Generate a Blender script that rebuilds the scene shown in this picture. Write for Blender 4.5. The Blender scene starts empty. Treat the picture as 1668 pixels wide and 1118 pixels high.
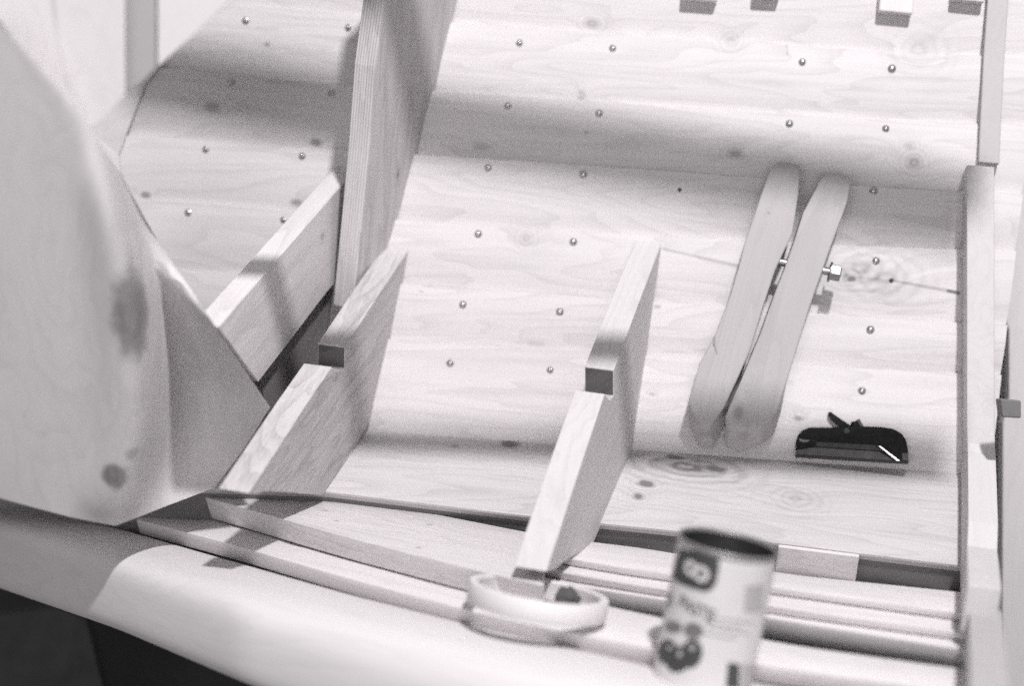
import bpy, bmesh, math, random
from mathutils import Vector, Matrix
random.seed(7)
S = bpy.context.scene
COL = S.collection
V = Vector
# ------------------------------------------------------------------ camera
F, CX, CY = 2317.0, 834.0, 559.0
CAM = V((0, 0, 1.072)); yaw = math.radians(14); pit = math.radians(30)
FW = V((-math.sin(yaw)*math.cos(pit), math.cos(yaw)*math.cos(pit), -math.sin(pit)))
RT = V((math.cos(yaw), math.sin(yaw), 0)); UP = RT.cross(FW)
cd = bpy.data.cameras.new('camera'); cam = bpy.data.objects.new('camera', cd); COL.objects.link(cam)
cam.matrix_world = Matrix.Translation(CAM) @ Matrix((RT, UP, -FW)).transposed().to_4x4()
cd.lens = 50; cd.sensor_width = 36*1668/1668; cd.clip_start = .05; cd.clip_end = 100
cd.dof.use_dof = True; cd.dof.focus_distance = 1.76; cd.dof.aperture_fstop = 1.35
S.camera = cam

def ray(px, py): return FW + RT*((px-CX)/F) + UP*((CY-py)/F)
def at(px, py, d): return CAM + ray(px, py)*d                       # point at depth d
def on_z(px, py, z): r = ray(px, py); return CAM + r*((z-CAM.z)/r.z)
def on_x(px, py, x): r = ray(px, py); return CAM + r*((x-CAM.x)/r.x)
def on_pl(px, py, p0, n): r = ray(px, py); return CAM + r*((p0-CAM).dot(n)/r.dot(n))
def interp(x, xs, ys):
    if x <= xs[0]:
        s = (ys[1]-ys[0])/(xs[1]-xs[0]); return ys[0]+s*(x-xs[0])
    for i in range(len(xs)-1):
        if x <= xs[i+1] or i == len(xs)-2:
            t = (x-xs[i])/(xs[i+1]-xs[i]); return ys[i]+t*(ys[i+1]-ys[i])
def solve(px, py, f):                                              # first point on the ray where f changes sign
    r = ray(px, py); d = .55; a = f(CAM+r*d)
    while d < 3.6:
        b = f(CAM+r*(d+.01))
        if (a > 0) != (b > 0):
            lo, hi = d, d+.01
            for _ in range(20):
                m = (lo+hi)/2
                if (f(CAM+r*m) > 0) == (a > 0): lo = m
                else: hi = m
            return CAM+r*lo
        d += .01; a = b
    return None

# hull side surface: y = YE(x) + g(z)
def YE(x): return 1.594 + .115*x - .03*min(0, x+.6)**2
def g(z): return .75*z - .2*z*z
def hy(x, z): return YE(x)+g(z)
def hn(x, z):
    n = V((.115, -1, .75-.4*z)); n = V((.115, -1, .75-.4*z)); return n.normalized()
def on_h(px, py): return solve(px, py, lambda p: p.y-hy(p.x, p.z))
# near side: w = distance from the edge of the bottom plank towards the camera
def YF(x): return interp(x, [-1.2, -.585, -.322, -.136, .191, .6], [1.26, 1.378, 1.39, 1.405, 1.419, 1.43])
def on_w(px, py, z0, s=.45):
    return solve(px, py, lambda p: p.z-(z0+s*(YF(p.x)-p.y)))

# ------------------------------------------------------------------ materials
def val(nt, op, a, b=None, c=None, clamp=False):
    n = nt.nodes.new('ShaderNodeMath'); n.operation = op; n.use_clamp = clamp
    for i, x in enumerate((a, b, c)):
        if x is None: continue
        if isinstance(x, (int, float)): n.inputs[i].default_value = x
        else: nt.links.new(x, n.inputs[i])
    return n.outputs[0]
def knot_group():
    g_ = bpy.data.node_groups.new('knot', 'ShaderNodeTree')
    for nm, ty in (('Position', 'NodeSocketVector'), ('Centre', 'NodeSocketVector'), ('Radius', 'NodeSocketVector'), ('Core', 'NodeSocketFloat'), ('Rings', 'NodeSocketFloat')):
        g_.interface.new_socket(nm, in_out='INPUT', socket_type=ty)
    for nm in ('Dark', 'Swirl'): g_.interface.new_socket(nm, in_out='OUTPUT', socket_type='NodeSocketFloat')
    i = g_.nodes.new('NodeGroupInput'); o = g_.nodes.new('NodeGroupOutput')
    s = g_.nodes.new('ShaderNodeVectorMath'); s.operation = 'SUBTRACT'
    g_.links.new(i.outputs['Position'], s.inputs[0]); g_.links.new(i.outputs['Centre'], s.inputs[1])
    d = g_.nodes.new('ShaderNodeVectorMath'); d.operation = 'DIVIDE'
    g_.links.new(s.outputs[0], d.inputs[0]); g_.links.new(i.outputs['Radius'], d.inputs[1])
    nz = g_.nodes.new('ShaderNodeTexNoise'); nz.inputs['Scale'].default_value = 55; nz.inputs['Detail'].default_value = 2
    g_.links.new(i.outputs['Position'], nz.inputs['Vector'])
    l = g_.nodes.new('ShaderNodeVectorMath'); l.operation = 'LENGTH'; g_.links.new(d.outputs[0], l.inputs[0])
    r = val(g_, 'ADD', l.outputs['Value'], val(g_, 'MULTIPLY', val(g_, 'SUBTRACT', nz.outputs['Fac'], .5), .7))
    m = g_.nodes.new('ShaderNodeMapRange'); m.interpolation_type = 'SMOOTHSTEP'
    m.inputs['From Min'].default_value = 1.15; m.inputs['From Max'].default_value = .6
    g_.links.new(r, m.inputs['Value'])
    sw = val(g_, 'POWER', 2.718, val(g_, 'MULTIPLY', val(g_, 'MULTIPLY', l.outputs['Value'], l.outputs['Value']), -.22))
    ring = val(g_, 'MULTIPLY', val(g_, 'POWER', val(g_, 'ABSOLUTE', val(g_, 'SINE', val(g_, 'MULTIPLY', r, 4.2))), 3), sw)
    dk = val(g_, 'ADD', val(g_, 'MULTIPLY', m.outputs[0], i.outputs['Core']), val(g_, 'MULTIPLY', ring, i.outputs['Rings']))
    g_.links.new(dk, o.inputs['Dark']); g_.links.new(sw, o.inputs['Swirl'])
    return g_
KG = knot_group()

def wood(name, light=(.66, .635, .645), dark=(.33, .31, .318), contrast=1.0, knots=(), rough=.62, fine=1.0, scale=1.0, bands=0.0, cracks=()):
    """planed softwood; the 'wood' attribute runs (along, across, depth) in metres"""
    m = bpy.data.materials.new(name); m.use_nodes = True; nt = m.node_tree; N = nt.nodes; L = nt.links
    b = N['Principled BSDF']; b.inputs['Roughness'].default_value = rough; b.inputs['Specular IOR Level'].default_value = .3
    at_ = N.new('ShaderNodeAttribute'); at_.attribute_name = 'wood'
    oi = N.new('ShaderNodeObjectInfo'); geo = N.new('ShaderNodeNewGeometry')
    total = None; swirl = None
    for (c, rad, core, rings) in knots:
        k = N.new('ShaderNodeGroup'); k.node_tree = KG
        L.new(geo.outputs['Position'], k.inputs['Position'])
        k.inputs['Centre'].default_value = c; k.inputs['Radius'].default_value = rad
        k.inputs['Core'].default_value = core; k.inputs['Rings'].default_value = rings
        total = k.outputs['Dark'] if total is None else val(nt, 'ADD', total, k.outputs['Dark'])
        swirl = k.outputs['Swirl'] if swirl is None else val(nt, 'ADD', swirl, k.outputs['Swirl'])
    cmb = N.new('ShaderNodeCombineXYZ')
    off = val(nt, 'MULTIPLY', oi.outputs['Random'], 7.3)
    L.new(off, cmb.inputs[0]); L.new(off, cmb.inputs[1]); L.new(off, cmb.inputs[2])
    if swirl is not None: L.new(val(nt, 'ADD', off, val(nt, 'MULTIPLY', swirl, .018)), cmb.inputs[1])
    add = N.new('ShaderNodeVectorMath'); L.new(at_.outputs['Vector'], add.inputs[0]); L.new(cmb.outputs[0], add.inputs[1])
    def noise(sc, detail, rgh=.5, dist=0.0):
        mp = N.new('ShaderNodeMapping'); mp.inputs['Scale'].default_value = [s*scale for s in sc]; L.new(add.outputs[0], mp.inputs['Vector'])
        n = N.new('ShaderNodeTexNoise'); n.inputs['Scale'].default_value = 1; n.inputs['Detail'].default_value = detail
        n.inputs['Roughness'].default_value = rgh; n.inputs['Distortion'].default_value = dist; L.new(mp.outputs[0], n.inputs['Vector'])
        return n.outputs['Fac']
    broad = noise((1.1, 9, 9), 3, .5, .4)
    rings = val(nt, 'FRACT', val(nt, 'MULTIPLY', broad, 17))
    rings = val(nt, 'POWER', rings, 3.0)
    fibre = noise((9, 420, 420), 2, .7)
    mid = noise((2.2, 60, 60), 3, .6)
    patch = noise((5, 11, 11), 2)
    speck = noise((700, 1100, 1100), 1, .6)
    f = val(nt, 'MULTIPLY', rings, .22*contrast)
    f = val(nt, 'ADD', f, val(nt, 'MULTIPLY', val(nt, 'SUBTRACT', fibre, .45), .42*contrast*fine))
    f = val(nt, 'ADD', f, val(nt, 'MULTIPLY', val(nt, 'SUBTRACT', mid, .45), .45*contrast))
    f = val(nt, 'ADD', f, val(nt, 'MULTIPLY', val(nt, 'SUBTRACT', patch, .5), .28*contrast))
    f = val(nt, 'ADD', f, val(nt, 'MULTIPLY', val(nt, 'SUBTRACT', speck, .5), .30*fine))
    if bands:
        mp = N.new('ShaderNodeMapping'); mp.inputs['Scale'].default_value = (.6, 1, 1); L.new(at_.outputs['Vector'], mp.inputs['Vector'])
        sx = N.new('ShaderNodeSeparateXYZ'); L.new(mp.outputs[0], sx.inputs[0])
        w_ = val(nt, 'ADD', val(nt, 'MULTIPLY', sx.outputs[2], bands), val(nt, 'MULTIPLY', mid, 1.6))
        f = val(nt, 'ADD', f, val(nt, 'MULTIPLY', val(nt, 'POWER', val(nt, 'ABSOLUTE', val(nt, 'SINE', w_)), 4), .38))
    if total is not None: f = val(nt, 'ADD', f, total)
    for (p, q, wd, st) in cracks:                                   # narrow splits in the wood from p to q
        d = V(q)-V(p); ln = d.length; d = d/ln
        s = N.new('ShaderNodeVectorMath'); s.operation = 'SUBTRACT'; L.new(geo.outputs['Position'], s.inputs[0]); s.inputs[1].default_value = p
        dt = N.new('ShaderNodeVectorMath'); dt.operation = 'DOT_PRODUCT'; L.new(s.outputs[0], dt.inputs[0]); dt.inputs[1].default_value = d
        tc = val(nt, 'MINIMUM', val(nt, 'MAXIMUM', dt.outputs['Value'], 0), ln)
        sc = N.new('ShaderNodeVectorMath'); sc.operation = 'SCALE'; sc.inputs[0].default_value = d; L.new(tc, sc.inputs['Scale'])
        ds = N.new('ShaderNodeVectorMath'); ds.operation = 'DISTANCE'; L.new(s.outputs[0], ds.inputs[0]); L.new(sc.outputs[0], ds.inputs[1])
        mr = N.new('ShaderNodeMapRange'); mr.interpolation_type = 'SMOOTHSTEP'; mr.inputs['From Min'].default_value = wd; mr.inputs['From Max'].default_value = wd*.2
        L.new(val(nt, 'ADD', ds.outputs['Value'], val(nt, 'MULTIPLY', val(nt, 'SUBTRACT', patch, .5), wd*1.5)), mr.inputs['Value'])
        f = val(nt, 'ADD', f, val(nt, 'MULTIPLY', mr.outputs[0], st))
    f = val(nt, 'ADD', f, 0.0, clamp=True)
    mx = N.new('ShaderNodeMix'); mx.data_type = 'RGBA'; L.new(f, mx.inputs['Factor'])
    mx.inputs[6].default_value = (*light, 1); mx.inputs[7].default_value = (*dark, 1)
    if total is not None or cracks:
        mx.inputs[7].default_value = (*[c*.55 for c in dark], 1)
        m2 = N.new('ShaderNodeMath')
    L.new(mx.outputs[2], b.inputs['Base Color'])
    bp = N.new('ShaderNodeBump'); bp.inputs['Strength'].default_value = .25; bp.inputs['Distance'].default_value = .0012
    L.new(val(nt, 'ADD', val(nt, 'MULTIPLY', fibre, .5), val(nt, 'ADD', mid, val(nt, 'MULTIPLY', f, -.6))), bp.inputs['Height']); L.new(bp.outputs[0], b.inputs['Normal'])
    return m

def plain(name, col, rough=.5, metal=0.0, noise_amt=.15, sc=60, bump=0.0):
    m = bpy.data.materials.new(name); m.use_nodes = True; nt = m.node_tree; N = nt.nodes; L = nt.links
    b = N['Principled BSDF']; b.inputs['Roughness'].default_value = rough; b.inputs['Metallic'].default_value = metal
    tc = N.new('ShaderNodeTexCoord'); n = N.new('ShaderNodeTexNoise'); n.inputs['Scale'].default_value = sc; n.inputs['Detail'].default_value = 4
    L.new(tc.outputs['Object'], n.inputs['Vector'])
    mx = N.new('ShaderNodeMix'); mx.data_type = 'RGBA'; L.new(n.outputs['Fac'], mx.inputs['Factor'])
    mx.inputs[6].default_value = (*[c*(1+noise_amt) for c in col], 1); mx.inputs[7].default_value = (*[c*(1-noise_amt) for c in col], 1)
    L.new(mx.outputs[2], b.inputs['Base Color'])
    rr = val(nt, 'ADD', val(nt, 'MULTIPLY', n.outputs['Fac'], .2), rough-.1); L.new(rr, b.inputs['Roughness'])
    if bump:
        bp = N.new('ShaderNodeBump'); bp.inputs['Strength'].default_value = bump; bp.inputs['Distance'].default_value = .001
        L.new(n.outputs['Fac'], bp.inputs['Height']); L.new(bp.outputs[0], b.inputs['Normal'])
    return m

# ------------------------------------------------------------------ object helpers
def link(name, me, mat, parent=None):
    o = bpy.data.objects.new(name, me); COL.objects.link(o)
    if mat: me.materials.append(mat)
    if parent is not None:
        o.parent = parent
        base = V((0, 0, 0)); p = parent
        while p is not None: base += p.location; p = p.parent
        o.location = -base                                          # meshes are modelled in world metres
    return o
def finish(bm, axis=(1, 0, 0), across=None, bevel=0, smooth=False, wood_attr=True, segs=2):
    bmesh.ops.remove_doubles(bm, verts=bm.verts, dist=1e-6)
    bmesh.ops.recalc_face_normals(bm, faces=bm.faces)
    if bevel:
        ed = [e for e in bm.edges if len(e.link_faces) == 2 and e.calc_face_angle(0) > .35]
        bmesh.ops.bevel(bm, geom=ed, offset=bevel, segments=segs, profile=.5, affect='EDGES', clamp_overlap=True)
    a = V(axis).normalized()
    c = V(across) if across else V((0, 0, 1))
    c = (c-a*c.dot(a)).normalized(); d = a.cross(c)
    me = bpy.data.meshes.new('m')
    for f in bm.faces: f.smooth = smooth
    bm.to_mesh(me)
    if wood_attr:
        at_ = me.attributes.new('wood', 'FLOAT_VECTOR', 'POINT')
        for i, v in enumerate(me.vertices): at_.data[i].vector = (v.co.dot(a), v.co.dot(c), v.co.dot(d))
    bm.free(); return me
def loft(rings, cap=True, closed=True):
    bm = bmesh.new(); vs = [[bm.verts.new(p) for p in r] for r in rings]
    for i in range(len(vs)-1):
        n = len(vs[i])
        for j in range(n if closed else n-1):
            k = (j+1) % n; bm.faces.new((vs[i][j], vs[i][k], vs[i+1][k], vs[i+1][j]))
    if cap:
        for r in (vs[0], vs[-1]):
            try: bm.faces.new(r)
            except ValueError: pass
    return bm
def slab_bm(front, back):
    bm = bmesh.new(); a = [bm.verts.new(p) for p in front]; b = [bm.verts.new(p) for p in back]
    bm.faces.new(a); bm.faces.new(list(reversed(b)))
    for i in range(len(a)):
        j = (i+1) % len(a); bm.faces.new((a[j], a[i], b[i], b[j]))
    bmesh.ops.triangulate(bm, faces=[f for f in bm.faces if len(f.verts) > 4])
    bmesh.ops.join_triangles(bm, faces=bm.faces, angle_face_threshold=.01, angle_shape_threshold=3.14)
    return bm
def ray_slab(name, pts, n, thick, mat, parent=None, axis=(1, 0, 0), bevel=.0012):
    """board whose sawn edges are undercut a little"""
    c = V((0, 0, 0))
    for p in pts: c += p/len(pts)
    bk = [p+(p-CAM).normalized()*thick for p in pts]
    bk = [p+(c-p).normalized()*thick*.5 for p in bk]
    return link(name, finish(slab_bm(pts, bk), axis, n, bevel), mat, parent)
def slab(name, pts, n, thick, mat, parent=None, axis=(1, 0, 0), bevel=.0012, across=None):
    n = V(n).normalized()
    bm = slab_bm(pts, [p-n*thick for p in pts])
    return link(name, finish(bm, axis, across or n, bevel), mat, parent)
def empty(name, loc):
    e = bpy.data.objects.new(name, None); COL.objects.link(e); e.location = loc; e.empty_display_size = .05; return e
def tag(o, label, cat, group=None, kind=None):
    if label: o['label'] = label
    if cat: o['category'] = cat
    if group: o['group'] = group
    if kind: o['kind'] = kind
    return o
def origin_to(o, p):
    me = o.data; p = V(p)
    me.transform(Matrix.Translation(-p)); o.location = p
def cyl_bm(p, q, r0, r1=None, n=24, cap=True):
    r1 = r0 if r1 is None else r1
    a = (q-p).normalized(); u = a.orthogonal().normalized(); w = a.cross(u)
    R = [[c+(u*math.cos(t*2*math.pi/n)+w*math.sin(t*2*math.pi/n))*r for t in range(n)] for c, r in ((p, r0), (q, r1))]
    return loft(R, cap)
def tube_bm(pts, r, n=8):
    rings = []
    for i, p in enumerate(pts):
        a = (pts[min(i+1, len(pts)-1)]-pts[max(i-1, 0)]).normalized(); u = V((0, 0, 1)).cross(a)
        u = u.normalized() if u.length > 1e-3 else a.orthogonal().normalized(); w = a.cross(u)
        rr = r[i] if isinstance(r, (list, tuple)) else r
        rings.append([p+(u*math.cos(t*2*math.pi/n)+w*math.sin(t*2*math.pi/n))*rr for t in range(n)])
    return loft(rings)
def join_bm(*bms):
    out = bmesh.new()
    for b in bms:
        me = bpy.data.meshes.new('t'); b.to_mesh(me); out.from_mesh(me); bpy.data.meshes.remove(me); b.free()
    return out

# ------------------------------------------------------------------ the boat
STEP = .0085
def bulge(x, t): return .0035*math.sin(math.pi*t)
def on_hl(px, py, o): return solve(px, py, lambda p: p.y-hy(p.x, p.z)+o/.79)
laps_px = [
    [(300, 6), (567, 26), (700, 42), (1000, 60), (1300, 80), (1600, 100)],
    [(265, 108), (400, 132), (573, 149), (705, 154), (950, 170), (1300, 195), (1595, 210)],
    [(200, 222), (403, 241), (560, 252), (675, 258), (1020, 278), (1240, 298), (1560, 322)],
    [(210, 325), (455, 352), (640, 365), (900, 382), (1200, 398), (1380, 407), (1565, 415)],
    [(298, 450), (386, 455), (650, 468), (1000, 494), (1435, 526), (1565, 537)],
    [(430, 545), (640, 562), (1000, 584), (1300, 602), (1565, 618)]]
laps = []
for L_ in laps_px:
    P = [on_hl(p[0], p[1], STEP) for p in L_]
    laps.append(([p.x for p in P], [p.z for p in P]))
def lap_z(k, x):
    if k < 0: return lap_z(0, x)+.115*(-k)
    if k >= len(laps): return -.03
    xs, zs = laps[k]
    if x < xs[0]: return zs[0]+(x-xs[0])*.02
    if x > xs[-1]: return zs[-1]+(x-xs[-1])*.03
    # smooth
    return interp(x, xs, zs)
def lapz(k, x): return sum(lap_z(k, x+d) for d in (-.16, -.08, 0, .08, .16))/5
def hull_k(x, z):
    for k in range(-2, len(laps)):
        if lapz(k+1, x) <= z <= lapz(k, x): return k
    return len(laps)-1
def hull_pt(px, py):
    o = .005
    for _ in range(4):
        p = on_hl(px, py, o); k = hull_k(p.x, p.z)
        t = min(1, max(0, (lapz(k, p.x)-p.z)/max(1e-4, lapz(k, p.x)-lapz(k+1, p.x)))); o = STEP*(1-t)+bulge(p.x, t)
    return p
def kn(px, py, r, core, rings, st=1.6, surf=hull_pt):
    p = surf(px, py); return (tuple(p), (r*st, r, r), core, rings)
hk = [kn(965, 37, .007, .35, .25), kn(1190, 66, .010, .16, .2, 1), kn(1497, 82, .020, .10, .14, 1), kn(947, 155, .009, .28, .1, .7),
      kn(345, 175, .008, .45, .12), kn(514, 232, .006, .6, .15), kn(237, 317, .005, .7, .2), kn(483, 331, .006, .45, .2), kn(435, 72, .004, .5, .1),
      kn(783, 237, .008, .25, .12), kn(1199, 251, .007, .35, .28), kn(1490, 264, .010, .3, .3, 1), kn(1482, 238, .005, .2, .2), kn(857, 388, .009, .12, .2, 1),
      kn(1404, 437, .016, .14, .28, 1.5), kn(1440, 452, .018, .1, .22, 1.5), kn(1380, 452, .01, .15, .2), kn(1301, 682, .004, .5, .3), kn(1388, 455, .004, .5, .1), kn(955, 215, .003, .5, 0),
      kn(1070, 500, .003, .4, .1), kn(875, 560, .004, .2, 0, 4), kn(1062, 642, .003, .3, 0), kn(168, 233, .004, .7, 0)]
def hc(a, b, w=.0012, s=.5):
    return (tuple(hull_pt(*a)), tuple(hull_pt(*b)), w, s)
M_hull = wood('planed_hull_plank', light=(.63, .605, .615), contrast=.68, knots=hk, fine=.8,
              cracks=[hc((1082, 406), (1205, 434), .0028, .34), hc((1340, 446), (1452, 458), .003, .16), hc((1452, 457), (1560, 477), .0035, .4), hc((1545, 474), (1562, 478), .003, .8),
                      hc((1275, 5), (1283, 88), .0016, .3), hc((652, 466), (688, 476), .002, .45), hc((690, 466), (760, 474), .002, .2), hc((1110, 252), (1360, 258), .0016, .25)])
fz = lambda x, y: on_z(x, y, 0)
fk = [kn(830, 724, .011, .95, .3, 1.3, fz), kn(1052, 790, .008, 1.0, .3, 1.4, fz), kn(1040, 810, .008, .7, .3, 1, fz), kn(1120, 762, .018, .3, .6, 2.2, fz),
      kn(1297, 815, .014, .06, .22, 1.2, fz), kn(1100, 746, .006, .7, .2, 2, fz), kn(1165, 765, .007, .7, .3, 2, fz), kn(740, 728, .004, .4, .1, 2, fz)]
M_floor = wood('planed_bottom_plank', light=(.54, .52, .527), contrast=.8, knots=fk, fine=1.0)
M_sawn = wood('rough_sawn_batten', contrast=.9, fine=1.3)
M_rail = wood('sanded_gunwale_wood', light=(.65, .628, .636), contrast=.45, fine=.6)
M_dark_edge = wood('shaded_keel_edge', light=(.17, .163, .166), dark=(.08, .077, .08), contrast=1.0)  # dark colour stands for the shade inside the slot
M_rove = plain('brushed_rivet_metal', (.5, .485, .48), .3, .9)
M_nail = plain('dark_nail_iron', (.05, .05, .05), .5, .6)

hull = empty('boat_hull', (-.2, 1.5, 0))
tag(hull, 'pale unfinished wooden boat hull with riveted lapped planks and a broad near gunwale', 'boat')

NX = 70; XS = [-1.75+i*(.235+1.75)/NX for i in range(NX+1)]
strakes = []
# the sideways step at frame one: the planks bow a little between the moulds
for k in range(-2, len(laps)):
    rings = []
    for x in XS:
        z1, z0 = lapz(k, x), lapz(k+1, x)
        n = 9; inner = []; outer = []
        for j in range(n+1):
            t = j/n; z = z1+(z0-z1)*t
            base = V((x, hy(x, z), z)); nn = hn(x, z)
            off = STEP*(1-t)+bulge(x, t)
            inner.append(base+nn*off); outer.append(base+nn*(off-.013))
        # overlap behind the next strake down
        zz = z0-.02; inner.append(V((x, hy(x, zz), zz))+hn(x, zz)*(-.004)); outer.append(V((x, hy(x, zz), zz))+hn(x, zz)*(-.017))
        rings.append(inner+list(reversed(outer)))
    bm = loft(rings)
    me = finish(bm, (1, .1, 0), (0, .55, .83), 0, False)
    # small round on ledge edge through flat shading; strake surface smooth
    me.shade_smooth() if hasattr(me, 'shade_smooth') else None
    me.set_sharp_from_angle(angle=math.radians(30))
    o = link('strake', me, M_hull, hull); strakes.append((k, o))
def strake_of(x, z):
    for k, o in strakes:
        if lapz(k+1, x) <= z <= lapz(k, x): return k, o
    return strakes[-1]
def hull_surface(px, py):
    p = hull_pt(px, py); k, o = strake_of(p.x, p.z)
    return p, hn(p.x, p.z), o

# rivets: conical rove with a clenched round end
def rivet_mesh(dome=True):
    n = 20; prof = [(.0044, -.0005), (.0044, .0003), (.0036, .0010), (.0026, .0013), (.0023, .0019), (.0014, .0024), (.0004, .0025)]
    if not dome: prof = [(.0030, -.0005), (.0028, .0002), (.0020, .0003), (.0004, .0003)]
    bm = loft([[V((r*math.cos(a*2*math.pi/n), r*math.sin(a*2*math.pi/n), h)) for a in range(n)] for r, h in prof])
    return finish(bm, smooth=True, wood_attr=False)
RM = rivet_mesh(); RM.materials.append(M_rove); NM = rivet_mesh(False); NM.materials.append(M_nail)
rivets = [(400, 33), (567, 44), (846, 69), (998, 78), (1307, 100), (1453, 111), (377, 133), (540, 151), (827, 172), (976, 184), (1286, 201), (1443, 209),
          (335, 243), (492, 254), (795, 273), (950, 284), (1423, 311), (306, 346), (461, 358), (779, 381), (934, 394), (1427, 425),
          (754, 496), (912, 508), (1418, 537), (733, 592), (896, 603), (1404, 637)]
nails = [(1107, 309), (1452, 457), (1016, 276), (1240, 326)]
for i, (x, y) in enumerate(rivets+nails):
    isr = i < len(rivets)
    p, n, so = hull_surface(x, y)
    o = bpy.data.objects.new('rivet' if isr else 'nail', RM if isr else NM); COL.objects.link(o)
    o.parent = so; q = n.to_track_quat('Z', 'Y'); o.rotation_mode = 'QUATERNION'
    tilt = V((random.uniform(-.12, .12), random.uniform(-.12, .12), 1)).normalized().to_track_quat('Z', 'Y')
    o.rotation_quaternion = q @ tilt; o.location = p       # strake origin sits at world zero
    s = random.uniform(1.05, 1.25)*(1 if isr else .8); o.scale = (s, s, s)

# bottom plank
rings = []
for x in XS:
    y1, y0 = YE(x)+.02, YF(x)
    if x > -1.2 or True:
        rings.append([V((x, y1, 0)), V((x, y0+.5*(y1-y0), .0015)), V((x, y0+.0015, 0)), V((x, y0, -.0015)), V((x, y0, -.0045)), V((x, y0+.012, -.03)), V((x, y1, -.03))])
o = link('bottom_plank', finish(loft(rings), (1, .1, 0), (0, 1, 0)), M_floor, hull)
# keel inner face and packing seen in the slot below the bottom plank edge
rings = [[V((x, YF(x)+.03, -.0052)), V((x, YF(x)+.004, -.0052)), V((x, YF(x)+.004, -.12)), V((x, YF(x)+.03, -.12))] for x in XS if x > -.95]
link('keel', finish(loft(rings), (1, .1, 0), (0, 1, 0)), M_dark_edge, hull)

def board_w(name, far, near, z0, thick, mat, nseg=36, s=.45, bev=.0015, drop=0):
    """a long board of the near side: far and near top edges traced, lying in the sloping surface"""
    def poly(pts, n):
        out = []
        for i in range(n+1):
            x = pts[0][0]+(pts[-1][0]-pts[0][0])*i/n
            y = sum(interp(x+d, [p[0] for p in pts], [p[1] for p in pts]) for d in (-40, 0, 40))/3
            out.append(on_w(x, y, z0, s))
        return out
    A = poly(far, nseg); B = poly(near, nseg)
    down = V((0, 0, -1))
    rings = [[a, a.lerp(b, .5), b, b+down*thick+V((0, drop, 0)), a.lerp(b, .5)+down*thick, a+down*thick] for a, b in zip(A, B)]
    bm = loft(rings)
    me = finish(bm, (A[-1]-A[0]).normalized(), (0, 1, .4), bev)
    me.shade_smooth(); me.set_sharp_from_angle(angle=math.radians(28))
    return link(name, me, mat, hull)
kd = [kn(x, y, .004, .5, .1, 1, lambda a, b: on_w(a, b, -.018)) for x, y in ((548, 849), (530, 832), (480, 838), (682, 893), (700, 855))]
M_keelb = wood('sawn_keelson_board', contrast=.8, knots=kd, fine=1.5)
board_w('keelson_board', [(425, 800), (470, 804), (550, 813), (700, 836), (850, 866), (890, 873)],
        [(300, 802), (380, 823), (550, 872), (759, 926), (885, 955)], -.018, .036, M_keelb, drop=.004)
far1 = [(860, 868), (965, 884), (1050, 893), (1280, 936), (1565, 965), (1600, 969)]
board_w('keelson_board', far1, [(860, 898), (919, 909), (1050, 931), (1280, 960), (1565, 1000), (1600, 1005)], -.018, .011, M_sawn, drop=.001)
board_w('keelson_board', far1, [(860, 921), (893, 930), (1050, 956), (1280, 992), (1565, 1032), (1600, 1037)], -.030, .011, M_sawn, drop=.001)
board_w('keelson_board', far1, [(860, 940), (900, 950), (1050, 972), (1280, 1012), (1565, 1058), (1600, 1063)], -.042, .03, M_sawn, drop=.002)
rd = [kn(x, y, .005, .22, .1, 1.4, lambda a, b: on_w(a, b, -.05)) for x, y in ((420, 892), (632, 945))]
M_r1 = wood('planed_near_plank', light=(.68, .655, .665), contrast=.5, knots=rd, fine=.6)
board_w('near_plank', [(235, 818), (380, 845), (550, 895), (755, 936), (1000, 990), (1280, 1050), (1565, 1090), (1600, 1094)],
        [(222, 847), (300, 867), (398, 893), (575, 945), (800, 1005), (1071, 1060), (1280, 1090), (1565, 1130), (1600, 1135)], -.054, .026, M_r1, drop=.003)

# gunwale of the near side: rounded top and broad outer face
def gw(px):
    a = interp(px, [-300, 0, 190, 400, 575, 800, 1071, 1280, 1565, 1900], [725, 795, 853, 912, 962, 1018, 1078, 1110, 1155, 1205])
    b = interp(px, [-300, 0, 400, 800, 1071, 1565, 1900], [745, 840, 965, 1070, 1135, 1235, 1300])
    c = interp(px, [-300, 0, 400, 800, 1200, 1900], [790, 885, 1035, 1180, 1310, 1520])
    e = interp(px, [-300, 0, 190, 380, 800, 1200, 1900], [860, 970, 1036, 1118, 1290, 1440, 1700])
    return a, b, c, e
rings = []
for i in range(61):
    px = -70+i*1970/60
    a, b, c, e = gw(px)
    A = on_w(px, a, -.072); 
    if A is None: continue
    B = on_w(px, b, -.066) or A
    db = (B-CAM).dot(FW)
    Cc = at(px, c, db-.03); E_ = at(px, e, db-.02)
    M1 = A.lerp(B, .5)+V((0, 0, .004)); BC = B.lerp(Cc, .5)+V((0, -.006, .008))
    back = V((0, .05, -.02))
    rings.append([A, M1, B, BC, Cc, Cc.lerp(E_, .5)+V((0, -.003, 0)), E_, E_+V((0, .03, -.004)), E_+V((0, .06, .03)), A+V((0, .01, -.05))])
me = finish(loft(rings), (.96, -.2, .1), (0, 1, .4)); me.shade_smooth(); me.set_sharp_from_angle(angle=math.radians(55))
gun = link('gunwale', me, M_rail, hull)
md = gun.modifiers.new('s', 'SUBSURF'); md.levels = 2; md.render_levels = 2

# apron board closing the planking at the bow
aw = [at(-200, -80, 1.99), on_hl(330, -80, .014), on_hl(262, 106, .014), on_hl(236, 140, .014), on_hl(194, 252, .014), on_hl(206, 460, .014), at(-200, 460, 1.9)]
M_apron = wood('apron_wood', light=(.56, .54, .547), contrast=.7)
ray_slab('apron', aw, (-FW), .02, M_apron, hull, axis=(0.3, 0, 1))

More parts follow.
